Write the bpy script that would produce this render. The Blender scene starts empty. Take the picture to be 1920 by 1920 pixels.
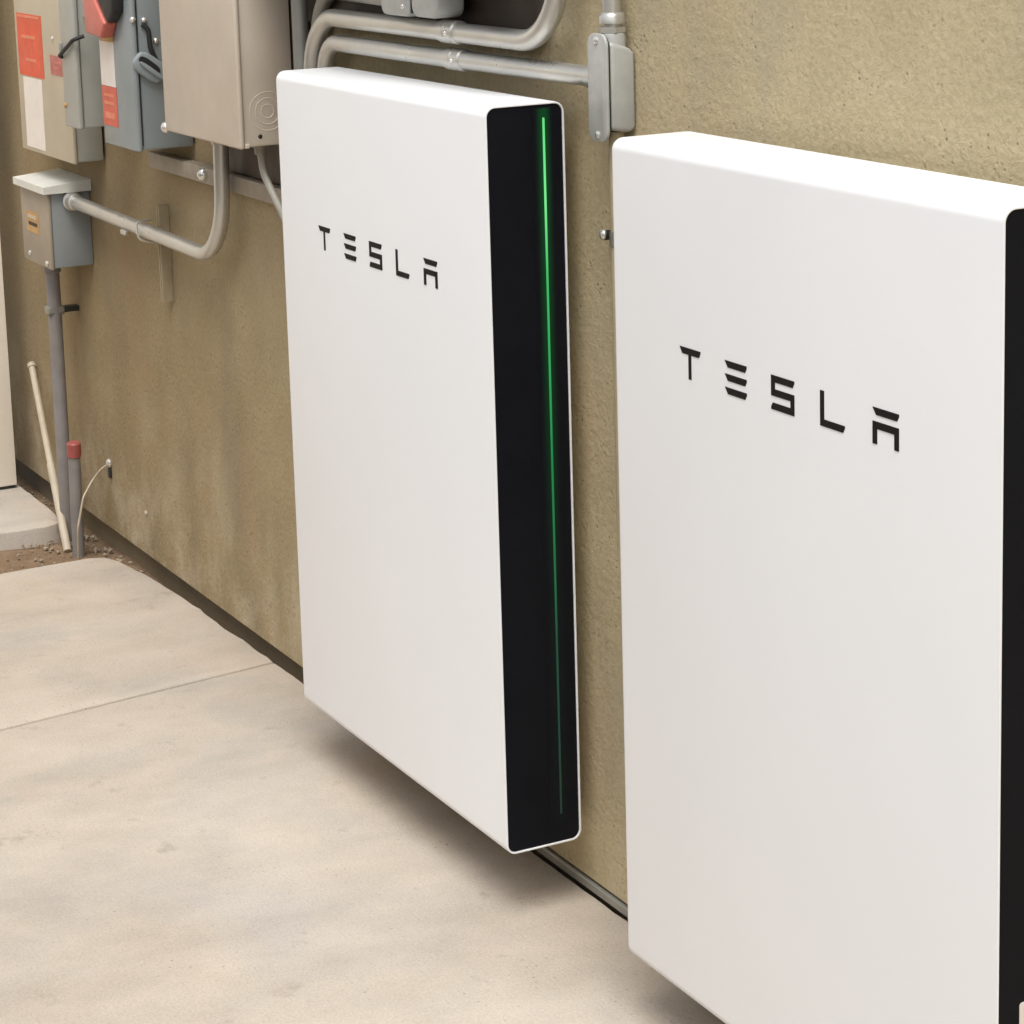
import bpy, bmesh, math, random
from mathutils import Vector, Matrix, noise
random.seed(7)
R = math.radians
scene = bpy.context.scene
col = scene.collection

# ------------------------------------------------------------------ camera
cd = bpy.data.cameras.new('camera'); cam = bpy.data.objects.new('camera', cd); col.objects.link(cam)
cam.location = (3.6528, -1.6281, 1.5029)
cam.rotation_euler = (R(79.6698), R(1.7819), R(63.1514))
cd.sensor_width = 36.0; cd.lens = 84.499
cd.shift_x = 0.03973; cd.shift_y = -0.21639
cd.clip_start = 0.05; cd.clip_end = 500
scene.camera = cam

# ------------------------------------------------------------------ sky and sun (bright overcast)
SUN_EL, SUN_AZ = 64.0, 122.0          # azimuth measured clockwise from +Y: soft light from the front right
world = bpy.data.worlds.new('World'); scene.world = world; world.use_nodes = True
wn = world.node_tree; wn.nodes.clear()
out = wn.nodes.new('ShaderNodeOutputWorld'); bg = wn.nodes.new('ShaderNodeBackground')
sky = wn.nodes.new('ShaderNodeTexSky'); sky.sky_type = 'NISHITA'; sky.sun_disc = False
sky.sun_elevation = R(SUN_EL); sky.sun_rotation = R(SUN_AZ); sky.dust_density = 4.0; sky.air_density = 1.0
hsv = wn.nodes.new('ShaderNodeHueSaturation'); hsv.inputs['Saturation'].default_value = 0.30
bg.inputs['Strength'].default_value = 0.15
wn.links.new(sky.outputs[0], hsv.inputs['Color']); wn.links.new(hsv.outputs[0], bg.inputs['Color'])
wn.links.new(bg.outputs[0], out.inputs['Surface'])
sl = bpy.data.lights.new('sun', 'SUN'); sun = bpy.data.objects.new('sun', sl); col.objects.link(sun)
sl.energy = 1.5; sl.angle = R(35); sl.color = (1.0, 0.985, 0.96)
az, el = R(SUN_AZ), R(SUN_EL)
sdir = Vector((math.sin(az) * math.cos(el), math.cos(az) * math.cos(el), math.sin(el)))
sun.rotation_euler = sdir.to_track_quat('Z', 'Y').to_euler(); sun.location = (0, -3, 6)

scene.view_settings.view_transform = 'Standard'; scene.view_settings.look = 'None'
scene.view_settings.exposure = 0.50; scene.view_settings.gamma = 1.0; scene.view_settings.use_curve_mapping = False

# ------------------------------------------------------------------ materials
def nodes(name):
    m = bpy.data.materials.new(name); m.use_nodes = True
    nt = m.node_tree; return m, nt, nt.nodes['Principled BSDF']
def N(nt, t, **kw):
    n = nt.nodes.new(t)
    for k, v in kw.items():
        if hasattr(n, k): setattr(n, k, v)
        else: n.inputs[k].default_value = v
    return n
def coords(nt, scale=(1, 1, 1), rot=(0, 0, 0)):
    g = N(nt, 'ShaderNodeNewGeometry'); mp = N(nt, 'ShaderNodeMapping')
    mp.inputs['Scale'].default_value = scale; mp.inputs['Rotation'].default_value = rot
    nt.links.new(g.outputs['Position'], mp.inputs['Vector']); return mp.outputs[0]
def noise_tex(nt, vec, scale, detail=4, rough=0.55):
    n = N(nt, 'ShaderNodeTexNoise'); n.inputs['Scale'].default_value = scale
    n.inputs['Detail'].default_value = detail; n.inputs['Roughness'].default_value = rough
    nt.links.new(vec, n.inputs['Vector']); return n.outputs['Fac']
def ramp(nt, fac, stops):
    r = N(nt, 'ShaderNodeValToRGB'); e = r.color_ramp.elements
    while len(e) < len(stops): e.new(0.5)
    for i, (p, c) in enumerate(stops):
        e[i].position = p; e[i].color = (*c, 1) if len(c) == 3 else c
    nt.links.new(fac, r.inputs[0]); return r.outputs[0]
def mix(nt, a, b, fac, mode='MIX'):
    m = N(nt, 'ShaderNodeMix', data_type='RGBA', blend_type=mode)
    for s, v in ((m.inputs[0], fac), (m.inputs[6], a), (m.inputs[7], b)):
        if isinstance(v, bpy.types.NodeSocket): nt.links.new(v, s)
        elif isinstance(v, (tuple, list)): s.default_value = (*v, 1) if len(v) == 3 else v
        else: s.default_value = v
    return m.outputs[2]
def bump(nt, p, h, strength, dist):
    b = N(nt, 'ShaderNodeBump'); b.inputs['Strength'].default_value = strength; b.inputs['Distance'].default_value = dist
    nt.links.new(h, b.inputs['Height']); nt.links.new(b.outputs[0], p.inputs['Normal'])
def g3(v): return (v, v, v)

def plain(name, color, rough=0.5, metal=0.0, var=0.12, scale=30.0, spec=0.5, dirt=None, bmp=0.0):
    """painted or metal surface with slight mottling and a little dust"""
    m, nt, p = nodes(name); v = coords(nt)
    f = noise_tex(nt, v, scale, 5)
    lo = tuple(c * (1 - var) for c in color); hi = tuple(min(1, c * (1 + var)) for c in color)
    c = ramp(nt, f, [(0.3, lo), (0.7, hi)])
    if dirt:
        d = noise_tex(nt, v, scale * 0.35, 6, 0.65)
        c = mix(nt, c, dirt, ramp(nt, d, [(0.5, g3(0)), (0.75, g3(0.55))]))
    nt.links.new(c, p.inputs['Base Color'])
    r = ramp(nt, noise_tex(nt, v, scale * 1.7, 3), [(0.3, g3(max(0, rough - .07))), (0.7, g3(min(1, rough + .07)))])
    nt.links.new(r, p.inputs['Roughness'])
    p.inputs['Metallic'].default_value = metal; p.inputs['Specular IOR Level'].default_value = spec
    if bmp: bump(nt, p, noise_tex(nt, v, scale * 8, 3), bmp, 0.001)
    return m

def make_stucco():
    m, nt, p = nodes('stucco'); v = coords(nt)
    big = noise_tex(nt, v, 1.1, 3, .5); mid = noise_tex(nt, v, 7.0, 5, .6); fine = noise_tex(nt, v, 110, 4, .65)
    c = ramp(nt, big, [(0.3, (.365, .304, .172)), (0.7, (.440, .376, .232))])
    c = mix(nt, c, ramp(nt, mid, [(0.3, (.315, .262, .150)), (0.7, (.49, .412, .262))]), 0.5)
    c = mix(nt, c, ramp(nt, fine, [(0.34, (.25, .205, .12)), (0.5, (.42, .352, .215)), (0.68, (.56, .48, .33))]), 0.24)
    # damp grey-green and rusty-brown weathering patches, drifting down the wall
    pt = noise_tex(nt, coords(nt, (1.5, 1, .8)), 2.6, 7, .66)
    c = mix(nt, c, (.29, .258, .178), ramp(nt, pt, [(0.50, g3(0)), (0.70, g3(.6))]))
    pt2 = noise_tex(nt, coords(nt, (1.0, 1, .55), (0, 0, 0)), 4.4, 6, .6)
    c = mix(nt, c, (.40, .30, .185), ramp(nt, pt2, [(0.54, g3(0)), (0.72, g3(.55))]))
    # small sharp pits between the sand grains
    vo = N(nt, 'ShaderNodeTexVoronoi'); vo.inputs['Scale'].default_value = 95; nt.links.new(v, vo.inputs['Vector'])
    pm = N(nt, 'ShaderNodeMath', operation='MULTIPLY'); nt.links.new(ramp(nt, vo.outputs['Distance'], [(0.10, g3(.8)), (0.26, g3(0))]), pm.inputs[0])
    nt.links.new(ramp(nt, noise_tex(nt, v, 14, 4, .6), [(0.5, g3(0)), (0.64, g3(1))]), pm.inputs[1])
    c = mix(nt, c, (.15, .12, .065), pm.outputs[0])
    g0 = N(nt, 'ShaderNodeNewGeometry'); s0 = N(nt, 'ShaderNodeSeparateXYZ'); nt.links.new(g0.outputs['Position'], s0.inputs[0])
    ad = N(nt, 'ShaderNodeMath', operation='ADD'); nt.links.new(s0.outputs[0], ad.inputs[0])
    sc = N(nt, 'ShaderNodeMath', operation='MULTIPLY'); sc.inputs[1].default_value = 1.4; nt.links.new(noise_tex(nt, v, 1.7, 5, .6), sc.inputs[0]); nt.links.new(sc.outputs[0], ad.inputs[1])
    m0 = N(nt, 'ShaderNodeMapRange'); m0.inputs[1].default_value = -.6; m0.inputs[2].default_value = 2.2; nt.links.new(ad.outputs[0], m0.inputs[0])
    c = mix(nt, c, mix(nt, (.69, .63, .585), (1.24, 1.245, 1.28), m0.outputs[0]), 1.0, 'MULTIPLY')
    # whitish mineral bloom and splashed dust low down on the left part of the wall
    bl = noise_tex(nt, coords(nt, (1.7, 1, 1.3)), 4.2, 7, .68)
    g = N(nt, 'ShaderNodeNewGeometry'); sx = N(nt, 'ShaderNodeSeparateXYZ'); nt.links.new(g.outputs['Position'], sx.inputs[0])
    mr = N(nt, 'ShaderNodeMapRange'); mr.inputs[1].default_value = .42; mr.inputs[2].default_value = .0; nt.links.new(sx.outputs[2], mr.inputs[0])
    mul = N(nt, 'ShaderNodeMath', operation='MULTIPLY'); nt.links.new(mr.outputs[0], mul.inputs[0])
    nt.links.new(ramp(nt, bl, [(0.45, g3(0)), (0.72, g3(.75))]), mul.inputs[1])
    c = mix(nt, c, (.52, .45, .33), mul.outputs[0])
    nt.links.new(c, p.inputs['Base Color']); p.inputs['Roughness'].default_value = .92; p.inputs['Specular IOR Level'].default_value = .2
    h = N(nt, 'ShaderNodeMath', operation='ADD')
    nt.links.new(fine, h.inputs[0]); nt.links.new(noise_tex(nt, v, 42, 4, .6), h.inputs[1])
    sb = N(nt, 'ShaderNodeMath', operation='SUBTRACT'); nt.links.new(h.outputs[0], sb.inputs[0]); nt.links.new(pm.outputs[0], sb.inputs[1])
    bump(nt, p, sb.outputs[0], .42, .005); return m
def make_concrete(name, a, b):
    m, nt, p = nodes(name)
    v = coords(nt); vs = coords(nt, (1.7, 1.0, 1.0), (0, 0, R(-14)))
    c = ramp(nt, noise_tex(nt, v, 1.3, 5, .55), [(0.32, a), (0.68, b)])
    grey = tuple(sum(a) / 3 * k for k in (1.02, 1.0, .96))
    c = mix(nt, c, grey, ramp(nt, noise_tex(nt, coords(nt, (1, 1, 1), (0, 0, R(30))), 2.1, 6, .6), [(0.48, g3(0)), (0.66, g3(.6))]))
    c = mix(nt, c, tuple(x * k for x, k in zip(b, (.93, .86, .80))), ramp(nt, noise_tex(nt, coords(nt, (1, 1.6, 1), (0, 0, R(-25))), 1.9, 6, .6), [(0.52, g3(0)), (0.70, g3(.65))]))
    streak = ramp(nt, noise_tex(nt, vs, 5.5, 6, .62), [(0.35, tuple(x * .88 for x in a)), (0.65, tuple(min(1, x * 1.06) for x in b))])
    c = mix(nt, c, streak, .28)
    spots = ramp(nt, noise_tex(nt, v, 17, 4, .55), [(0.64, g3(0)), (0.76, g3(.45))])
    c = mix(nt, c, tuple(x * .66 for x in a), spots)
    vo = N(nt, 'ShaderNodeTexVoronoi'); vo.inputs['Scale'].default_value = 70; nt.links.new(v, vo.inputs['Vector'])
    pm = N(nt, 'ShaderNodeMath', operation='MULTIPLY'); nt.links.new(ramp(nt, vo.outputs['Distance'], [(0.07, g3(.75)), (0.17, g3(0))]), pm.inputs[0])
    nt.links.new(ramp(nt, noise_tex(nt, v, 6, 4, .6), [(0.5, g3(0)), (0.66, g3(1))]), pm.inputs[1])
    c = mix(nt, c, tuple(x * .45 for x in a), pm.outputs[0])
    grit = noise_tex(nt, v, 260, 3, .65)
    c = mix(nt, c, ramp(nt, grit, [(0.3, g3(.33)), (0.7, g3(.67))]), .32, 'OVERLAY')
    nt.links.new(c, p.inputs['Base Color']); p.inputs['Roughness'].default_value = .82; p.inputs['Specular IOR Level'].default_value = .3
    h = N(nt, 'ShaderNodeMath', operation='ADD'); nt.links.new(grit, h.inputs[0]); nt.links.new(noise_tex(nt, v, 35, 5, .6), h.inputs[1])
    bump(nt, p, h.outputs[0], .3, .003); return m
def make_dirt():
    m, nt, p = nodes('dirt'); v = coords(nt)
    c = ramp(nt, noise_tex(nt, v, 9, 8, .7), [(0.3, (.16, .10, .055)), (0.55, (.27, .18, .105)), (0.75, (.38, .275, .175))])
    nt.links.new(c, p.inputs['Base Color']); p.inputs['Roughness'].default_value = .95
    bump(nt, p, noise_tex(nt, v, 60, 8, .75), .8, .015); return m
def make_led():
    m, nt, p = nodes('green_led')
    tc = N(nt, 'ShaderNodeTexCoord'); s = N(nt, 'ShaderNodeSeparateXYZ'); nt.links.new(tc.outputs['Object'], s.inputs[0])
    mr = N(nt, 'ShaderNodeMapRange'); mr.inputs[1].default_value = 0.05; mr.inputs[2].default_value = 1.04; nt.links.new(s.outputs[2], mr.inputs[0])
    c = ramp(nt, mr.outputs[0], [(0.0, (.003, .009, .010)), (0.25, (.004, .030, .02)), (.55, (.006, .15, .04)), (.8, (.03, .34, .09)), (0.9, (.14, .60, .20)), (1.0, (.10, .52, .16))])
    nt.links.new(c, p.inputs['Emission Color']); p.inputs['Emission Strength'].default_value = 1.0
    p.inputs['Base Color'].default_value = (.01, .03, .015, 1); p.inputs['Roughness'].default_value = .3; return m
def make_glow_band():
    """panel colour either side of the lamp line, its green glow painted as emission"""
    m, nt, p = nodes('led_glow_paint')
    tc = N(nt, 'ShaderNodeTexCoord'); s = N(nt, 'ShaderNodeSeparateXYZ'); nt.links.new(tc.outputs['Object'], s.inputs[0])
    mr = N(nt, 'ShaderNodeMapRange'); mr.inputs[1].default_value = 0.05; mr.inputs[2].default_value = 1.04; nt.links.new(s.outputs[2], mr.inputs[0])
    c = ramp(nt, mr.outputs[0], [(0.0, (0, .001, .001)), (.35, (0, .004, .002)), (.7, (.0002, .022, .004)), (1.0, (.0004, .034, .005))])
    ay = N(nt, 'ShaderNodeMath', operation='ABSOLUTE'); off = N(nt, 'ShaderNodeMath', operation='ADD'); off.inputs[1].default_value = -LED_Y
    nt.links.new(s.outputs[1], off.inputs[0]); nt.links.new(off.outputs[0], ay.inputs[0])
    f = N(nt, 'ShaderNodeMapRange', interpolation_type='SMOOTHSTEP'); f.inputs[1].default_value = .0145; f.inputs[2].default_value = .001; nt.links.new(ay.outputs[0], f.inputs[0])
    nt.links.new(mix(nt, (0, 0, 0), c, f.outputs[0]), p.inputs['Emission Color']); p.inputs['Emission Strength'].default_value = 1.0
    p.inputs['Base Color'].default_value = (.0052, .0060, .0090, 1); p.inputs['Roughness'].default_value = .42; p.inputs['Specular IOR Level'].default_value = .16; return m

LED_Y = 0.0905        # lamp line, behind the front face (m)
M = dict(
    stucco=make_stucco(), slab=make_concrete('concrete', (.39, .332, .268), (.525, .465, .395)),
    footing=make_concrete('footing_concrete', (.17, .135, .085), (.26, .215, .145)), dirt=make_dirt(),
    white=plain('white_powder_coat', (.785, .795, .80), .38, var=.016, scale=2.2, spec=.45),
    black=plain('black_plastic', (.0052, .0060, .0090), .42, var=.12, scale=9, spec=.16),
    ink=plain('grey_ink', (.011, .010, .009), .6, var=.1, spec=.12),
    emt=plain('galvanised_steel', (.54, .53, .49), .33, .68, var=.06, scale=9),
    emt_dark=plain('dull_galvanised', (.30, .295, .265), .5, .45, var=.12, scale=14),
    cast=plain('cast_grey_paint', (.40, .405, .38), .45, .1, var=.10, scale=30, bmp=.15),
    tan=plain('warm_grey_enamel', (.54, .47, .38), .45, var=.05, scale=8, dirt=(.42, .34, .25)),
    blue=plain('blue_grey_enamel', (.235, .265, .272), .42, var=.07, scale=10, dirt=(.27, .25, .21)),
    grey=plain('light_grey_enamel', (.36, .365, .33), .45, var=.06, scale=10, dirt=(.33, .29, .22)),
    pale=plain('pale_beige_enamel', (.48, .42, .31), .5, var=.06, scale=10, dirt=(.40, .32, .21)),
    screw=plain('bright_zinc', (.74, .72, .68), .25, .75, var=.08, scale=80),
    dark=plain('dark_steel', (.025, .026, .024), .5, .2, var=.2),
    brown=plain('brown_shade_print', (.035, .022, .013), .6, var=.2, scale=12),  # colours the sheets standing in for wall shade, and one printed band
    rubber=plain('black_rubber', (.012, .012, .011), .6),
    orange=plain('orange_vinyl', (.62, .075, .022), .5, var=.12, scale=20),
    orange_lt=plain('faded_orange_print', (.66, .21, .11), .5, var=.08),
    red=plain('red_vinyl', (.58, .105, .06), .5, var=.10, scale=20),
    pink=plain('faded_red_vinyl', (.42, .13, .105), .55, var=.16, scale=45),
    paper=plain('white_vinyl', (.72, .66, .60), .5, var=.04),
    redpaint=plain('red_handle_plastic', (.50, .13, .095), .45, var=.1),
    tape=plain('red_tape', (.31, .075, .06), .5, var=.15, scale=60),
    pvc=plain('aged_pvc', (.44, .38, .29), .5, var=.08, scale=25, dirt=(.45, .36, .25)),
    cream=plain('cream_paint', (.90, .835, .72), .6, var=.03, scale=3),
    amber=plain('amber_sticker', (.46, .27, .10), .55, var=.12),
    copper=plain('weathered_wire', (.38, .32, .235), .5, .2),
    taupe=plain('dusty_taupe_enamel', (.30, .255, .195), .5, var=.08, scale=12, dirt=(.33, .25, .16)),
    tanpaint=plain('tan_overspray', (.36, .30, .19), .7, var=.1, scale=30),
    cable=plain('grey_flexible_sheath', (.30, .285, .24), .5, var=.08, scale=20),
    slate=plain('slate_grey_pipe', (.225, .212, .205), .55, var=.12, scale=20, dirt=(.20, .17, .12)),
    hood=plain('pale_zinc', (.62, .62, .57), .45, .1, var=.06, scale=12),
    render=plain('brown_render', (.42, .40, .37), .9, var=.1, scale=6),
    pipe=plain('painted_pipe', (.27, .228, .175), .55, var=.12, scale=25, dirt=(.22, .18, .12)),
    stone=plain('stone', (.25, .20, .14), .9, var=.35, scale=50),
)
M['led'] = make_led(); M['lens'] = make_glow_band()  # second one is black panel colour with the LED's glow painted in

# ------------------------------------------------------------------ mesh helpers
def tag(o, label=None, cat=None, group=None, kind=None):
    for k, v in (('label', label), ('category', cat), ('group', group), ('kind', kind)):
        if v: o[k] = v
    return o
def empty(name, loc=(0, 0, 0)):
    o = bpy.data.objects.new(name, None); col.objects.link(o); o.location = loc; o.empty_display_size = .05
    bpy.context.view_layer.update(); return o
ORIG = {}
def obj(name, bm, mat, parent=None, smooth=True, world_coords=True):
    """bm in world coordinates; becomes one mesh, child of parent when given"""
    bmesh.ops.recalc_face_normals(bm, faces=bm.faces[:])
    me = bpy.data.meshes.new(name); 
    if parent is not None and world_coords:
        bmesh.ops.translate(bm, verts=bm.verts[:], vec=-Vector(ORIG.get(parent.name, parent.location)))
    bm.to_mesh(me); bm.free(); me.materials.append(M[mat])
    o = bpy.data.objects.new(name, me); col.objects.link(o)
    if smooth:
        for p in me.polygons: p.use_smooth = True
        me.set_sharp_from_angle(angle=R(32))
    if parent is not None:
        o.parent = parent
        ORIG[o.name] = tuple(ORIG.get(parent.name, parent.location))
    return o
def new(): return bmesh.new()
def box(bm, x0, x1, y0, y1, z0, z1, bev=0.0, seg=2):
    b = bmesh.new(); bmesh.ops.create_cube(b, size=1)
    for v in b.verts:
        v.co = Vector((x0 + (v.co.x + .5) * (x1 - x0), y0 + (v.co.y + .5) * (y1 - y0), z0 + (v.co.z + .5) * (z1 - z0)))
    if bev: bmesh.ops.bevel(b, geom=b.edges[:], offset=bev, segments=seg, profile=.5, affect='EDGES')
    return join(bm, b)
def join(bm, b, mat=None):
    if mat is not None: bmesh.ops.transform(b, matrix=mat, verts=b.verts[:])
    me = bpy.data.meshes.new('tmp'); b.to_mesh(me); b.free(); bm.from_mesh(me); bpy.data.meshes.remove(me); return bm
def fillet(pts, r, n=9):
    """polyline with rounded corners"""
    P = [Vector(p) for p in pts]; o = [P[0]]
    for i in range(1, len(P) - 1):
        a, b, c = P[i - 1], P[i], P[i + 1]; u = (a - b).normalized(); w = (c - b).normalized()
        ang = u.angle(w)
        if ang > math.pi - .01: o.append(b); continue
        rr = r[i - 1] if isinstance(r, (list, tuple)) else r
        t = min(rr / math.tan(ang / 2), (a - b).length * .99, (c - b).length * .99); rr = t * math.tan(ang / 2)
        cen = b + (u + w).normalized() * (rr / math.sin(ang / 2)); s = b + u * t; e = b + w * t
        for k in range(n + 1):
            f = k / n; d0 = (s - cen); d1 = (e - cen); th = d0.angle(d1)
            o.append(cen + (d0 * math.sin((1 - f) * th) + d1 * math.sin(f * th)) / math.sin(th))
    o.append(P[-1]); return o
def tube(bm, pts, r, seg=16, cap=True):
    P = [Vector(p) for p in pts]; rings = []; up = None
    for i, p in enumerate(P):
        d = (P[min(i + 1, len(P) - 1)] - P[max(i - 1, 0)]).normalized()
        if up is None: up = d.orthogonal().normalized()
        up = (up - d * up.dot(d)).normalized(); s = d.cross(up)
        rr = r[i] if isinstance(r, (list, tuple)) else r
        rings.append([bm.verts.new(p + (up * math.cos(2 * math.pi * k / seg) + s * math.sin(2 * math.pi * k / seg)) * rr) for k in range(seg)])
    for a, b in zip(rings, rings[1:]):
        for k in range(seg): bm.faces.new((a[k], a[(k + 1) % seg], b[(k + 1) % seg], b[k]))
    if cap: bm.faces.new(rings[0][::-1]); bm.faces.new(rings[-1])
    return bm
def cyl(bm, a, b, r, seg=18, ch=0.0):
    a, b = Vector(a), Vector(b); d = (b - a).normalized()
    if ch: return tube(bm, [a, a + d * ch, b - d * ch, b], [r - ch, r, r, r - ch], seg)
    return tube(bm, [a, b], r, seg)
def prism(bm, outline, axis, lo, hi, bev=0.0, seg=2):
    """extrude a 2D outline along an axis ('x': outline in y,z; 'y': outline in x,z; 'z': outline in x,y)"""
    b = bmesh.new()
    def P(u, v, w): return {'x': (w, u, v), 'y': (u, w, v), 'z': (u, v, w)}[axis]
    lo_v = [b.verts.new(P(u, v, lo)) for u, v in outline]; hi_v = [b.verts.new(P(u, v, hi)) for u, v in outline]
    b.faces.new(lo_v[::-1]); b.faces.new(hi_v); n = len(outline)
    for i in range(n): b.faces.new((lo_v[i], lo_v[(i + 1) % n], hi_v[(i + 1) % n], hi_v[i]))
    bmesh.ops.recalc_face_normals(b, faces=b.faces[:])
    if bev: bmesh.ops.bevel(b, geom=b.edges[:], offset=bev, segments=seg, profile=.5, affect='EDGES')
    return join(bm, b)
def rrect(u0, u1, v0, v1, r, n=6):
    o = []
    for cu, cv, a0 in ((u1 - r, v1 - r, 0), (u0 + r, v1 - r, 90), (u0 + r, v0 + r, 180), (u1 - r, v0 + r, 270)):
        for k in range(n + 1):
            a = R(a0 + 90 * k / n); o.append((cu + r * math.cos(a), cv + r * math.sin(a)))
    return o
def dome(bm, c, axis, r, h, seg=14):
    """pan-head screw: short flange and a rounded crown along axis"""
    c, d = Vector(c), Vector(axis).normalized()
    return tube(bm, [c, c + d * h * .35, c + d * h * .75, c + d * h], [r, r, r * .75, r * .25], seg)

# ------------------------------------------------------------------ ground and pavement
b = new(); n = 60
# finely divided near the wall, then one sheet out to the horizon
xs = [-80, -20, -6] + [-4 + i * .1 for i in range(51)] + [3, 8, 30, 80]
ys = [-80, -20, -5, -3.6] + [-2 + i * .1 for i in range(23)] + [2, 20, 80]
grid = [[b.verts.new((x, y, -.062 + (.012 * noise.noise(Vector((x * 6, y * 6, 0))) if -4 < x < 1 and -2 < y < .3 else 0))) for y in ys] for x in xs]
for i in range(len(xs) - 1):
    for j in range(len(ys) - 1): b.faces.new((grid[i][j], grid[i + 1][j], grid[i + 1][j + 1], grid[i][j + 1]))
tag(obj('ground', b, 'dirt'), kind='structure')

pave = tag(empty('pavement', (0, 0, -.02)), kind='structure')
def jag(pts, amp=.004, step=.03):
    o = []
    for (x0, y0), (x1, y1) in zip(pts, pts[1:]):
        k = max(1, int(math.hypot(x1 - x0, y1 - y0) / step))
        for i in range(k):
            f = i / k; x, y = x0 + (x1 - x0) * f, y0 + (y1 - y0) * f
            o.append((x + amp * noise.noise(Vector((x * 22, y * 22, 3))), y + amp * noise.noise(Vector((x * 22, y * 22, 9)))))
    o.append(pts[-1]); return o
def slab(outline, top, bot):
    b = new(); prism(b, outline, 'z', bot, top)
    e = [e for e in b.edges if all(abs(v.co.z - top) < 1e-6 for v in e.verts)]
    bmesh.ops.bevel(b, geom=e, offset=.0045, segments=2, profile=.5, affect='EDGES')
    return obj('slab', b, 'slab', pave)
jx = lambda y: -.4136 + .143 * (-.5719 - y)       # control joint, slightly out of square
J = .0036
# near slab, from the joint towards the camera
slab([(6.5, .004)] + [(6.5, -3.6), (jx(-3.6) + J, -3.6)] + [(jx(-.012) + J, -.0095)] + jag([(jx(-.012) + J, -.0085), (-.34, -.0065), (.2, -.006), (.83, -.0015), (2.0, .0)], .0022)[1:], -.02, -.16)
# middle slab, from the dirt strip to the joint
slab([(jx(-.012) - J, -.0095), (jx(-3.6) - J, -3.6), (-1.20, -3.6)] + jag([(-1.23, -2.6), (-1.3636, -.3011), (-1.372, -.10), (-1.358, -.062), (-1.315, -.046), (-1.22, -.034), (-1.0715, -.0195), (-.8, -.0135), (jx(-.012) - J - .002, -.0092)], .006)[:-1], -.02, -.16)
# slab beyond the dirt strip
slab([(-4.5, -3.6), (-1.70, -3.6)] + jag([(-1.69, -1.2), (-1.6785, -.2113), (-1.672, -.10), (-1.70, -.058), (-1.80, -.046), (-2.3, -.044)], .006) + [(-4.5, -.044)], -.02, -.16)
b = new(); pts = [(jx(-.02) - .02, -.02), (jx(-3.6) - .02, -3.6), (jx(-3.6) + .02, -3.6), (jx(-.02) + .02, -.02)]
prism(b, pts, 'z', -.10, -.030); obj('joint_filler', b, 'footing', pave)

# loose stones and crumbs in the dirt strip and along the wall
b = new()
for i in range(330):
    if i < 170: x, y = random.uniform(-1.68, -1.37), random.uniform(-.45, .0)
    else: x = random.uniform(-2.3, -.2); y = random.uniform(-.045, .008) if x < -.9 else random.uniform(-.014, .006)
    r = random.choice((.002, .003, .003, .004, .006)) * random.uniform(.8, 1.4)
    q = bmesh.new(); bmesh.ops.create_icosphere(q, subdivisions=1, radius=r)
    for v in q.verts: v.co *= random.uniform(.7, 1.25); v.co.z *= .7
    join(b, q, Matrix.Translation((x, y, -.056 + r * .3)))
tag(obj('gravel', b, 'stone', smooth=False), 'small brown stones and crumbs lying in the dirt along the wall', 'gravel', kind='stuff')

# ------------------------------------------------------------------ the stucco wall
wall = tag(empty('stucco_wall', (0, 0, 0)), 'tan sand-finish stucco house wall carrying the batteries and conduits', 'wall')
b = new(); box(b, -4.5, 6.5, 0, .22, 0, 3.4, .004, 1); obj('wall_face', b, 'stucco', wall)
b = new(); box(b, -4.5, 6.5, .026, .22, -.4, -.0005); obj('foundation', b, 'footing', wall)
b = new(); prism(b, [(-.0035, -.0135), (.014, -.0175), (.014, -.002), (.010, -.002), (-.0015, -.0012), (-.0035, -.004)], 'x', .40, 6.5); obj('weep_screed', b, 'emt_dark', wall)
# unseen rendered wall behind the viewer, added to cut low sky light
yw = tag(empty('light_block_wall', (1.0, -2.8, -.06)), 'unseen brown rendered wall added behind the viewer to cut low sky light', 'wall')
b = new(); box(b, -4.5, 6.5, -2.95, -2.8, -.1, 1.65, .005); obj('wall_face', b, 'render', yw)
b = new(); box(b, -4.5, 6.5, -2.98, -2.77, 1.6505, 1.71, .008); obj('coping', b, 'footing', yw)
# unseen grey cabinet, added above the frame to shade the upper conduits
oc = tag(empty('shading_cabinet', (.25, 0, 1.37)), 'large unseen grey cabinet added above the upper conduits to shade them', 'cabinet')
b = new(); box(b, -.20, .70, -.097, -.016, 1.345, 2.1, .006); ocb = obj('enclosure', b, 'emt_dark', oc)
b = new(); box(b, -.21, .71, -.108, -.0975, 1.341, 2.11, .006); obj('door', b, 'emt_dark', oc)
# tiny anchor left in the wall
a = tag(empty('wall_anchor', (-1.238, 0, .1)), 'tiny pale anchor screw in the stucco low on the wall', 'screw')
b = new(); dome(b, (-1.238, 0, .1), (0, -1, 0), .006, .005); obj('head', b, 'pvc', a)
b = new(); cyl(b, (-1.238, .012, .1), (-1.238, .0005, .1), .0035, 10); obj('shank', b, 'screw', a)

# cream panel across the far left end
cp = tag(empty('cream_panel', (-2.06, -.058, -.014)), 'smooth cream painted panel standing across the left end of the wall', 'panel')
b = new(); box(b, -2.10, -2.06, -2.2, -.058, -.012, 2.1, .003); obj('panel_face', b, 'cream', cp)
b = new(); box(b, -2.096, -2.064, -2.19, -.062, -.0195, -.0125); obj('bottom_seal', b, 'dark', cp)

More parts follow.
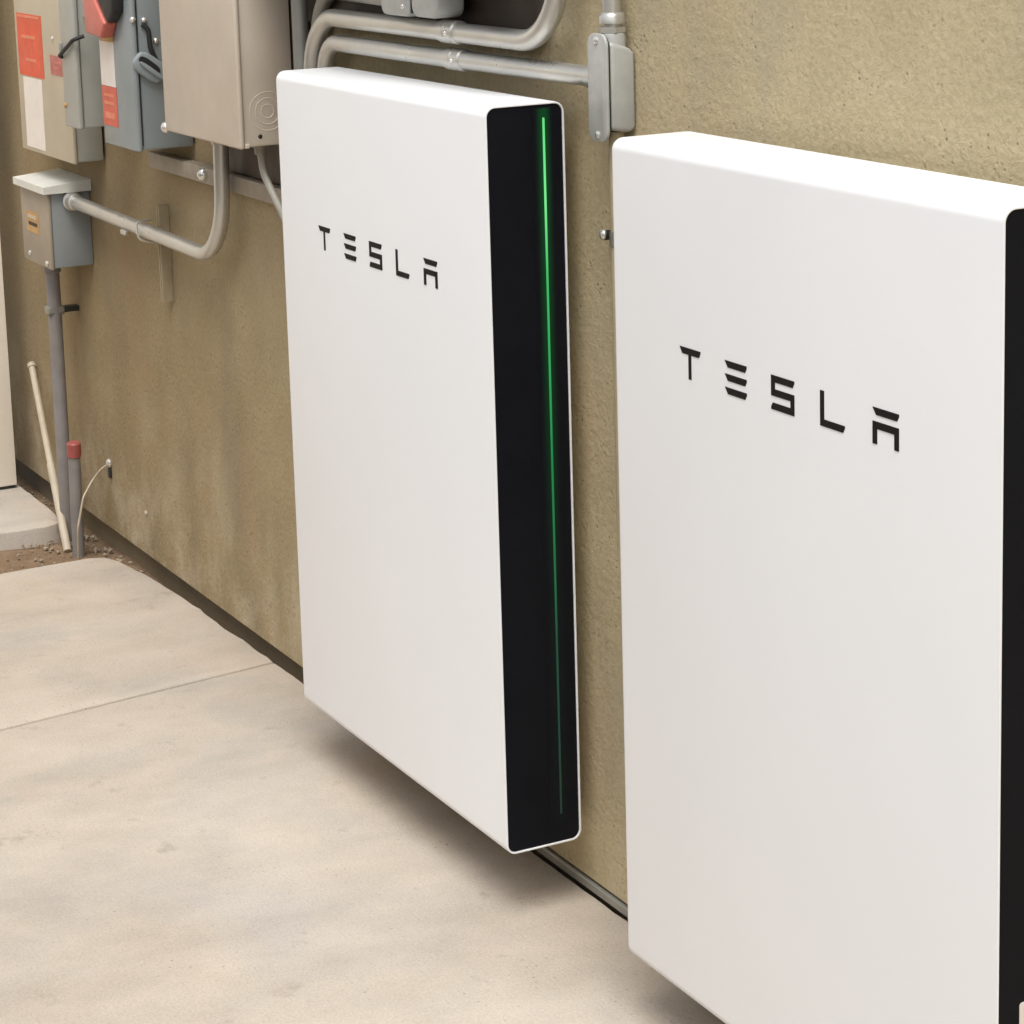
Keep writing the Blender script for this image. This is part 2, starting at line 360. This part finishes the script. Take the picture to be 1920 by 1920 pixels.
# ------------------------------------------------------------------ battery units
W, D, H = .755, .1229, 1.0794
GLYPH = {  # polygons in a 0..1 by 0..1 cell
    'T': [[(0, 1), (.12, .80), (.42, .80), (.42, .05), (.55, .05), (.55, .80), (.93, .80), (1, .93), (1, 1)]],
    'E': [[(0, 1), (.14, .80), (.93, .80), (1, .93), (1, 1)], [(.0, .60), (.14, .40), (.93, .40), (1, .53), (1, .60)], [(0, .20), (.14, 0), (.93, 0), (1, .13), (1, .20)]],
    'S': [[(0, 1), (0, .40), (.84, .40), (.84, .20), (.07, .20), (0, .07), (0, .0), (1, 0), (1, .60), (.16, .60), (.16, .80), (.93, .80), (1, .93), (1, 1)]],
    'L': [[(0, 1), (0, 0), (.93, 0), (1, .13), (1, .20), (.16, .20), (.16, 1)]],
    'A': [[(0, 1), (.14, .80), (.93, .80), (1, .93), (1, 1)], [(0, .62), (0, 0), (.17, 0), (.17, .42), (.83, .42), (.83, 0), (1, 0), (1, .62)]],
}
def battery(x, z, lit, label):
    yf = -(D + .03)
    t = tag(empty('battery_unit', (x, -.03, z)), label, 'battery', 'white batteries hung on the wall')
    # white shell: rounded sleeve, closed and rounded at the left end, open frame at the right end
    b = new(); r = .0155; n = 8
    def ring(xx, inset, rad):
        rad = max(rad, .0015)
        return [b.verts.new((x + xx, u, v)) for u, v in rrect(yf + inset, -.03 - inset, z + inset, z + H - inset, rad, n)]
    er = .011
    # explicit order: left cap (x=0, inset er) -> side wall (x=er, inset 0) -> right lip -> inside of the frame
    order = []
    for k in range(7):
        a = R(90 * k / 6); ins = er * (1 - math.sin(a)); xx = er * (1 - math.cos(a)); order.append((xx, ins, r - ins))
    order += [(W - .0008, 0, r), (W - .0002, .0003, r - .0003), (W, .0008, r - .0008), (W, .0022, r - .0022), (W - .0004, .0027, r - .0027), (W - .006, .0028, r - .0028)]
    rings = [ring(*o) for o in order]
    m_ = len(rings[0])
    b.faces.new(rings[0])
    for p, q in zip(rings, rings[1:]):
        for k in range(m_): b.faces.new((p[k], p[(k + 1) % m_], q[(k + 1) % m_], q[k]))
    b.faces.new(rings[-1][::-1])
    shell = obj('shell', b, 'white', t)
    # black side panel in the frame; band along the lamp line, glow painted on when lit
    ly = yf + LED_Y
    b = new(); prism(b, rrect(yf + .0031, -.03 - .0031, z + .0031, z + H - .0031, r - .0031), 'x', x + W - .012, x + W - .0016, .0006, 1)
    panel = obj('side_panel', b, 'black', t)
    b = new(); prism(b, rrect(ly - .018, ly + .018, z + .03, z + H - .008, .004), 'x', x + W - .004, x + W - .00135)
    if lit: o = obj('led_margin', b, 'lens', panel)
    else: o = obj('led_margin', b, 'black', panel)
    if lit:
        # local frame whose y runs from the front face and z from the bottom, as the painted glow expects
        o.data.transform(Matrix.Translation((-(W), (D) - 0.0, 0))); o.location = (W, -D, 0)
        b = new(); prism(b, rrect(ly - .0015, ly + .0015, z + .045, z + H - .021, .0013), 'x', x + W - .004, x + W - .0004)
        s = obj('light_strip', b, 'led', panel)
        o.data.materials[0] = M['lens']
    else:
        b = new(); prism(b, rrect(ly - .0015, ly + .0015, z + .045, z + H - .021, .0013), 'x', x + W - .004, x + W - .0004)
        s = obj('light_strip', b, 'rubber', panel)
    # lettering on the front
    for ch, gx in zip('TESLA', (.1605, .259, .3545, .4495, .5450)):
        b = new()
        for poly in GLYPH[ch]:
            prism(b, [(x + gx + u * .0455, z + .8045 + v * .0395) for u, v in poly], 'y', yf - .0007, yf + .002)
        obj('letter', b, 'ink', t, smooth=False)
    # wall bracket behind
    b = new(); box(b, x + .12, x + .635, -.03, -.0005, z + .62, z + .70, .002); obj('wall_bracket', b, 'dark', t)
    b = new(); box(b, x + .12, x + .635, -.03, -.0005, z + .18, z + .24, .002); obj('wall_bracket', b, 'dark', t)
    return t
battery(0.0, .0829, True, 'white wall battery with the glowing green light line, beneath the bent conduits')
pw2 = battery(1.0895, .0723, False, 'white wall battery nearest the viewer, larger in the picture, no lit line')
b = new(); prism(b, rrect(-.1225, -.062, .14, .3245, .004), 'x', 1.0895 + W - .003, 1.0895 + W - .0008); obj('sticker', b, 'paper', pw2, smooth=False)['label'] = 'white rating sticker on the black side'

# ------------------------------------------------------------------ conduits
def conduit(label, pts, r, fil, straps=(), couplings=(), ends=(), mat='emt', name='conduit', cat='conduit', group='metal conduits on the wall'):
    path = fillet(pts, fil)
    t = tag(empty(name, pts[0]), label, cat, group)
    b = new(); tube(b, path, r, 20); obj('tube', b, mat, t)
    for c, d in couplings:
        c, d = Vector(c), Vector(d).normalized(); b = new()
        tube(b, [c - d * .026, c - d * .024, c - d * .002, c, c + d * .002, c + d * .024, c + d * .026], [r, r + .0028, r + .0028, r + .0012, r + .0028, r + .0028, r], 20)
        k = obj('coupling', b, mat, t)
        b = new(); dome(b, c + Vector((0, -(r + .002), .0)) + d * .013, (0, -1, .15), .004, .005); obj('set_screw', b, 'screw', k)
    for c, d in straps:                              # one-hole strap round the tube, foot on the wall
        c, d = Vector(c), Vector(d).normalized(); side = d.cross(Vector((0, 1, 0))).normalized(); b = new()
        prof = []
        for k in range(13):
            a = math.pi * k / 12; prof.append(c + side * math.cos(a) * (r + .0018) + Vector((0, -1, 0)) * math.sin(a) * (r + .0018))
        foot_y = -.0012
        prof = [Vector((prof[0].x, foot_y, prof[0].z))] + prof + [Vector((prof[-1].x, foot_y, prof[-1].z))]
        far = prof[-1] - side * .026; prof.append(far)
        w = d * .0095
        v0 = [b.verts.new(p - w) for p in prof]; v1 = [b.verts.new(p + w) for p in prof]
        for k in range(len(prof) - 1): b.faces.new((v0[k], v0[k + 1], v1[k + 1], v1[k]))
        bmesh.ops.solidify(b, geom=b.faces[:], thickness=.0016)
        k = obj('strap', b, 'emt', t)
        b = new(); s = prof[-1] + side * .012; dome(b, (s.x, -.0025, s.z), (0, -1, 0), .006, .006); obj('screw', b, 'screw', k)
    for c, d, L in ends:                             # box connector: hex collar + locknut
        c, d = Vector(c), Vector(d).normalized(); b = new()
        tube(b, [c, c + d * .004, c + d * .005, c + d * L, c + d * (L + .002)], [r + .007, r + .007, r + .0035, r + .0035, r], 20)
        obj('connector', b, mat, t)
    return t

YC = -.045
conduit('shiny conduit running low from the small hooded box and bending up into the beige panel',
        [(-1.502, YC, .766), (-.560, YC, .757), (-.545, YC, 1.006)], .0150, .135,
        couplings=[], ends=[((-1.4985, YC, .766), (1, 0, 0), .030), ((-.545, YC, 1.0055), (0, 0, -1), .022)])
conduit('upper horizontal conduit bending upward at its right end above the lit battery',
        [(-.098, YC, 1.03), (-.090, YC, 1.243), (.775, YC, 1.241), (.800, YC, 1.75)], .0150, [.105, .115],
        couplings=[((.445, YC, 1.242), (1, 0, 0))])
conduit('lower horizontal conduit ending in the grey conduit body',
        [(-.060, YC + .012, 1.03), (-.055, YC + .006, 1.2005), (.30, YC + .003, 1.2005), (.857, -.026, 1.2005)], .0140, [.062, .5],
        couplings=[((.445, YC + .008, 1.2005), (1, 0, 0))], ends=[((.8555, -.026, 1.2005), (-1, 0, 0), .024)])
conduit('straight upright conduit just right of the beige panel', [(-.150, -.040, .98), (-.150, -.040, 1.346)], .0140, .1, mat='emt_dark')
conduit('topmost conduit curving over towards the elbow fitting at the top edge',
        [(-.118, -.022, 1.03), (-.115, -.022, 1.284), (.285, YC - .01, 1.284)], .0135, .10, mat='emt_dark')
conduit('thin slanting conduit dropping from the beige panel behind the lit battery',
        [(-.300, -.065, 1.006), (-.290, -.064, .955), (-.215, -.050, .865), (-.12, -.04, .74)], .0065, .05,
        ends=[((-.300, -.065, 1.0055), (.02, 0, -1), .016)], mat='cable')
conduit('upright conduit rising from the conduit body to the top edge', [(.880, -.0235, 1.270), (.884, -.0235, 1.75)], .0125, .1)
t = conduit('upright conduit dropping from the conduit body behind the nearest battery',
            [(.880, -.020, 1.13), (.880, -.020, .55)], .0105, .1, straps=[((.880, -.020, .985), (0, 0, -1))], mat='tanpaint')
b = new(); cyl(b, (.838, -.0008, .9835), (.838, -.019, .9835), .0068, 14); sp = obj('stud', b, 'dark', t)
b = new(); dome(b, (.838, -.019, .985), (0, -1, .1), .0075, .006); obj('stud_head', b, 'screw', sp)

# elbow fitting at the very top, between the batteries' conduits
e = tag(empty('pull_elbow', (.30, -.055, 1.285)), 'grey two-part pull elbow at the top edge above the lit battery', 'fitting')
b = new(); prism(b, rrect(.272, .372, 1.262, 1.325, .015, 5), 'y', -.082, -.028, .006, 3); obj('body', b, 'cast', e)
b = new(); prism(b, rrect(.377, .462, 1.263, 1.325, .018, 5), 'y', -.080, -.030, .006, 3); obj('cover', b, 'cast', e)
b = new(); box(b, .3725, .3765, -.078, -.032, 1.268, 1.32); obj('gasket', b, 'rubber', e)
b = new(); dome(b, (.355, -.082, 1.278), (0, -1, 0), .004, .004); obj('screw', b, 'screw', e)

# conduit body (tee) with cover plate, hubs and screws
t = tag(empty('tee_fitting', (.88, 0, 1.13)), 'grey cast conduit body with cover plate above the nearest battery', 'fitting')
b = new(); prism(b, [(-.040, 1.134), (-.010, 1.129), (-.001, 1.134), (-.001, 1.236), (-.010, 1.243), (-.040, 1.252)], 'x', .855, .902, .006, 3); obj('body', b, 'cast', t)
b = new()
tube(b, [(.880, -.0235, 1.228), (.880, -.0235, 1.256), (.880, -.0235, 1.262)], [.0185, .0180, .0165], 20); obj('hub', b, 'cast', t)
b = new(); tube(b, [(.880, -.0235, 1.262), (.880, -.0235, 1.2625), (.880, -.0235, 1.270), (.880, -.0235, 1.2705)], [.015, .0185, .0185, .015], 6); obj('lock_nut', b, 'emt', t)
b = new(); tube(b, [(.880, -.0235, 1.274), (.880, -.0235, 1.2745), (.880, -.0235, 1.284), (.880, -.0235, 1.288), (.880, -.0235, 1.289)], [.0135, .0175, .0175, .0150, .013], 20); obj('compression_nut', b, 'emt', t)
b = new(); prism(b, rrect(.8535, .9035, 1.118, 1.262, .016, 6), 'y', -.0475, -.0425, .0018, 2); cv = obj('cover_plate', b, 'cast', t)
b = new(); prism(b, rrect(.8555, .9015, 1.121, 1.259, .015, 6), 'y', -.0423, -.0400); obj('gasket', b, 'rubber', t)
for zz in (1.127, 1.253):
    b = new(); dome(b, (.8785, -.0475, zz), (0, -1, 0), .0055, .003); obj('screw', b, 'screw', cv)

# ------------------------------------------------------------------ rails on the wall
def strut(name, label, x0, x1, z0, z1, vertical, group):
    t = tag(empty(name, ((x0 + x1) / 2, 0, z0)), label, 'rail', group)
    dpt, th = .022, .002
    b = new()
    if vertical: prism(b, [(x0, -.0006), (x1, -.0006), (x1, -dpt), (x1 - .005, -dpt), (x1 - .005, -dpt + th), (x1 - th, -dpt + th), (x1 - th, -th), (x0 + th, -th), (x0 + th, -dpt + th), (x0 + .005, -dpt + th), (x0 + .005, -dpt), (x0, -dpt)], 'z', z0, z1)
    else: prism(b, [(-.0006, z0), (-.0006, z1), (-dpt, z1), (-dpt, z1 - .012), (-dpt + th, z1 - .012), (-dpt + th, z1 - th), (-th, z1 - th), (-th, z0 + th), (-dpt + th, z0 + th), (-dpt + th, z0 + .012), (-dpt, z0 + .012), (-dpt, z0)], 'x', x0, x1)
    obj('channel', b, 'tanpaint', t, smooth=False); return t
s1 = strut('strut_channel', 'short upright steel channel behind the low conduit', -1.000, -.984, .612, .812, True, None)
b = new(); tube(b, fillet([(-1.010, -.028, .782), (-1.010, -.064, .780), (-.996, -.064, .745), (-.992, -.028, .735)], .012, 5), .0022, 8); obj('strap', b, 'emt', s1)
b = new(); box(b, -1.115, -1.085, -.064, -.056, .742, .752, .002); obj('clamp_tab', b, 'emt', s1)
s2 = tag(empty('wall_rail', (-.45, 0, .89)), 'long level steel rail under the beige panel', 'rail')
b = new(); box(b, -1.02, .10, -.026, -.0008, .889, .922, .003); obj('bar', b, 'pipe', s2)
b = new(); dome(b, (-.695, -.026, .908), (0, -1, 0), .013, .014); obj('bolt', b, 'screw', s2)

# ------------------------------------------------------------------ dark sheets that paint in deep shade
bk = tag(empty('shade_sheet', (.25, 0, 1.21)), 'dark brown sheet standing in for deep shade behind the upper conduits and the beige panel', 'shade_patch')
b = new(); prism(b, [(-.19, 1.9), (-.19, 1.226)] + [(.60 + .10 * math.sin(R(a)), 1.326 - .10 * math.cos(R(a))) for a in range(0, 91, 10)] + [(.70, 1.9)], 'y', -.014, -.0008); obj('shade_patch', b, 'brown', bk)
b = new(); box(b, -.60, -.196, -.014, -.0008, .925, 1.9, .001); obj('shade_patch', b, 'brown', bk)

# ------------------------------------------------------------------ beige panel
t = tag(empty('electrical_panel', (-.44, 0, 1.007)), 'large beige steel electrical panel left of the lit battery', 'panel box')
b = new(); box(b, -.622, -.252, -.112, -.016, 1.0085, 1.72, .004, 2); body = obj('enclosure', b, 'tan', t)
b = new(); box(b, -.629, -.245, -.1235, -.1128, 1.0060, 1.722, .0045, 3); cv = obj('cover', b, 'tan', t)
b = new(); box(b, -.627, -.247, -.1128, -.104, 1.0070, 1.015, .001); obj('cover_lip', b, 'tan', cv)
b = new(); box(b, -.58, -.29, -.016, -.0008, 1.10, 1.16); obj('mounting_rail', b, 'dark', t)
for rr in (.034, .023, .012):                                     # concentric knockout on the side
    b = new(); q = bmesh.new()
    pts = [(-.252 - .0004, -.066 + rr * math.cos(2 * math.pi * k / 28), 1.069 + rr * math.sin(2 * math.pi * k / 28)) for k in range(29)]
    tube(b, pts, .0011, 8, cap=False); obj('knockout', b, 'tan', body)
b = new(); dome(b, (-.252, -.082, 1.026), (1, 0, 0), .004, .002); obj('rivet', b, 'dark', body)
b = new(); dome(b, (-.632, -.118, 1.012), (-.4, -1, 0), .011, .012); obj('latch', b, 'screw', cv)

# ------------------------------------------------------------------ safety switches
def labels(parent, rects, y):
    for name, mat, x0, x1, z0, z1, k in rects:
        b = new(); box(b, x0, x1, y - .0011 - k * .0007, y + .0003 - (k * .0007 if k else 0), z0, z1); obj(name, b, mat, parent, smooth=False)

# leftmost shallow box with warning labels
A = tag(empty('disconnect_box', (-1.56, 0, .865)), 'shallow pale box at far left with orange and white warning label', 'electrical box', 'boxes and switches on the wall')
b = new(); box(b, -1.752, -1.372, -.066, -.006, .866, 1.62, .004); bd = obj('enclosure', b, 'grey', A)
b = new(); box(b, -1.757, -1.367, -.0755, -.0668, .863, 1.63, .003); cv = obj('cover', b, 'pale', A)
labels(cv, [('warning_label', 'orange', -1.737, -1.548, 1.036, 1.176, 0), ('warning_label', 'paper', -1.712, -1.572, .873, 1.032, 0), ('warning_label', 'pink', -1.495, -1.382, 1.051, 1.094, 0),
            ('printed_band', 'orange_lt', -1.70, -1.60, 1.121, 1.128, 1), ('printed_band', 'orange_lt', -1.68, -1.60, 1.070, 1.076, 1), ('printed_band', 'orange_lt', -1.73, -1.56, 1.168, 1.173, 1),
            ('printed_band', 'paper', -1.4, -1.388, 1.055, 1.09, 1), ('printed_band', 'redpaint', -1.475, -1.43, 1.064, 1.070, 1), ('printed_band', 'redpaint', -1.46, -1.41, 1.077, 1.082, 1)], -.0755)
b = new(); dome(b, (-1.47, -.0755, 1.13), (0, -1, 0), .006, .004); obj('screw', b, 'screw', cv)

# grey switch
B = tag(empty('safety_switch', (-1.17, 0, .97)), 'light grey switch box between the labelled boxes with black shackle', 'electrical box', 'boxes and switches on the wall')
b = new(); box(b, -1.195, -1.112, -.128, -.004, .969, 1.62, .004); bd = obj('enclosure', b, 'grey', B)
b = new(); box(b, -1.200, -1.107, -.141, -.1288, .967, 1.63, .004, 3); cv = obj('cover', b, 'grey', B)
b = new(); tube(b, fillet([(-1.190, -.141, 1.112), (-1.186, -.150, 1.114), (-1.095, -.147, 1.152), (-1.087, -.125, 1.160)], .012, 5), .0042, 10); obj('shackle', b, 'rubber', B)
b = new(); box(b, -1.199, -1.186, -.146, -.139, 1.122, 1.142, .002); obj('latch', b, 'emt_dark', cv)
b = new(); prism(b, rrect(-.118, -.078, 1.188, 1.24, .012), 'x', -1.1125, -1.106, .002); obj('hasp', b, 'grey', B)
b = new(); dome(b, (-1.195, -.100, 1.008), (-1, -1, 0), .005, .005); obj('screw', b, 'screw', B)
b = new(); dome(b, (-1.186, -.141, 1.012), (0, -1, 0), .006, .005); obj('latch_screw', b, 'amber', cv)

# blue-grey switch with red handle
C = tag(empty('safety_switch', (-.90, 0, .95)), 'blue grey switch box with red handle next to the beige panel', 'electrical box', 'boxes and switches on the wall')
b = new(); box(b, -.998, -.802, -.110, -.004, .951, 1.62, .004); bd = obj('enclosure', b, 'blue', C)
b = new(); box(b, -1.003, -.797, -.1215, -.1108, .948, 1.63, .004, 3); cv = obj('cover', b, 'blue', C)
labels(cv, [('warning_label', 'paper', -.998, -.912, 1.067, 1.158, 0), ('warning_label', 'red', -.998, -.909, .987, 1.0662, 0),
            ('printed_band', 'orange_lt', -.985, -.925, 1.046, 1.051, 1), ('printed_band', 'orange_lt', -.985, -.925, 1.030, 1.036, 1), ('printed_band', 'orange_lt', -.985, -.925, 1.002, 1.014, 1)], -.1215)
b = new(); prism(b, [(-1.000, 1.172), (-.905, 1.166), (-.880, 1.196), (-.965, 1.262), (-1.012, 1.262)], 'y', -.150, -.1218, .005, 3); hd = obj('handle', b, 'redpaint', C); hd['label'] = 'faded red handle'
b = new(); prism(b, [(-.955, 1.262), (-.872, 1.196), (-.836, 1.218), (-.822, 1.30), (-.955, 1.30)], 'y', -.146, -.1218, .006, 3); obj('handle_hood', b, 'rubber', C)
b = new(); box(b, -.955, -.905, -.136, -.1218, 1.158, 1.171, .002); obj('handle_stop', b, 'amber', C)
# operating mechanism on the right side of the box
def oval(cy, cz, a_, b_, rot):
    o = []
    for k in range(28):
        t_ = 2 * math.pi * k / 28; u, w = a_ * math.copysign(abs(math.cos(t_)) ** .7, math.cos(t_)), b_ * math.copysign(abs(math.sin(t_)) ** .7, math.sin(t_))
        o.append((cy + u * math.cos(rot) - w * math.sin(rot), cz + u * math.sin(rot) + w * math.cos(rot)))
    return o
b = new(); prism(b, oval(-.090, 1.112, .036, .022, R(-38)), 'x', -.8035, -.789, .004, 3); hp = obj('handle_plate', b, 'blue', C)
b = new(); prism(b, oval(-.092, 1.117, .025, .0085, R(-38)), 'x', -.790, -.7878); obj('slot', b, 'rubber', hp)
b = new(); prism(b, oval(-.088, 1.106, .030, .0045, R(-38)), 'x', -.7892, -.784, .002, 2); obj('lever', b, 'blue', hp)
b = new(); tube(b, fillet([(-.799, -.100, 1.196), (-.796, -.088, 1.190), (-.796, -.086, 1.150), (-.799, -.072, 1.118)], .02, 5), .0048, 10); obj('link', b, 'dark', C)
for yy, zz in ((-.118, 1.206), (-.094, 1.203), (-.072, 1.162), (-.062, 1.096)):
    b = new(); dome(b, (-.797 if yy < -.11 else -.802, yy, zz), (1, -.3, 0), .006, .006); obj('bolt', b, 'screw', C)
b = new(); box(b, -.8022, -.7995, -.1105, -.1085, .96, 1.6); obj('seam_strip', b, 'dark', bd)

# small hooded box lower left
S = tag(empty('junction_box', (-1.61, 0, .613)), 'small grey hooded box at lower left feeding the low conduit', 'electrical box', 'boxes and switches on the wall')
b = new(); box(b, -1.712, -1.506, -.092, -.0008, .616, .792, .003); bd = obj('enclosure', b, 'blue', S)
b = new(); box(b, -1.715, -1.503, -.1005, -.0925, .613, .790, .003); cv = obj('cover', b, 'taupe', S)
b = new(); prism(b, [(-.112, .786), (-.112, .802), (-.0008, .812), (-.0008, .806), (-.106, .7935), (-.106, .786)], 'x', -1.727, -1.492); hd = obj('hood', b, 'hood', S)
for x0, x1 in ((-1.727, -1.7215), (-1.4975, -1.492)):
    b = new(); prism(b, [(-.1115, .786), (-.1115, .8005), (-.001, .8105), (-.001, .786)], 'x', x0 + .0003, x1 - .0003); obj('hood_side', b, 'hood', hd)
labels(cv, [('sticker', 'amber', -1.672, -1.580, .684, .732, 0), ('printed_band', 'pale', -1.66, -1.595, .716, .724, 1), ('printed_band', 'brown', -1.655, -1.59, .700, .708, 1)], -.1005)
b = new(); dome(b, (-1.53, -.1005, .625), (0, -1, 0), .007, .005); obj('screw', b, 'screw', cv)
b = new(); dome(b, (-1.66, -.1005, .633), (0, -1, 0), .006, .005); obj('screw', b, 'screw', cv)

# upright pipe from the hooded box into the dirt
t = conduit('dull upright pipe from the hooded box down into the dirt', [(-1.648, -.056, .6155), (-1.655, -.056, -.09)], .0160, .1, mat='slate', ends=[((-1.648, -.056, .6155), (0, 0, -1), .03)])
b = new(); prism(b, rrect(-1.668, -1.634, .486, .506, .005), 'y', -.075, -.036, .003); obj('pipe_clip', b, 'emt_dark', t)
b = new(); box(b, -1.664, -1.638, -.036, -.0008, .490, .502); obj('clip_foot', b, 'dark', t)
# stub pipe with red tape
t = tag(empty('stub_pipe', (-1.528, -.070, -.06)), 'short grey stub pipe with red tape at its top', 'pipe')
b = new(); tube(b, [(-1.531, -.070, -.09), (-1.531, -.070, .04), (-1.520, -.070, .186)], .0140, 18); obj('tube', b, 'slate', t)
b = new(); tube(b, [(-1.5205, -.070, .178), (-1.5185, -.070, .2085), (-1.5183, -.070, .2115)], [.0162, .0162, .0135], 18); obj('tape', b, 'tape', t)
# leaning white pipe
t = tag(empty('leaning_pipe', (-1.57, -.080, -.05)), 'thin off-white plastic pipe leaning against the wall', 'pipe')
p0, p1 = Vector((-1.572, -.084, -.058)), Vector((-2.020, -.0135, .297)); d = (p1 - p0).normalized()
b = new(); tube(b, [p0, p0 + d * .26], .0098, 14); obj('tube', b, 'pvc', t)
b = new(); tube(b, [p0 + d * .2605, p1 - d * .012], .0082, 14); obj('tube', b, 'pvc', t)
b = new(); tube(b, [p1 - d * .012, p1 - d * .0118, p1, p1 + d * .002], [.008, .0105, .0105, .006], 14); obj('end_cap', b, 'pvc', t)
# ground wire
t = tag(empty('ground_wire', (-1.56, -.05, -.05)), 'thin bare ground wire curving from a wall clamp down beside the stub pipe', 'wire')
b = new(); tube(b, fillet([(-1.474, -.006, .160), (-1.478, -.022, .150), (-1.484, -.042, .126), (-1.463, -.072, .096), (-1.447, -.094, .030), (-1.452, -.097, -.07)], .04, 8), .0027, 10); obj('wire', b, 'copper', t)
b = new(); dome(b, (-1.474, -.001, .162), (0, -1, 0), .011, .010); obj('clamp', b, 'screw', t)
b = new(); box(b, -1.482, -1.466, -.006, -.0008, .128, .15, .002); obj('clamp_foot', b, 'dark', t)
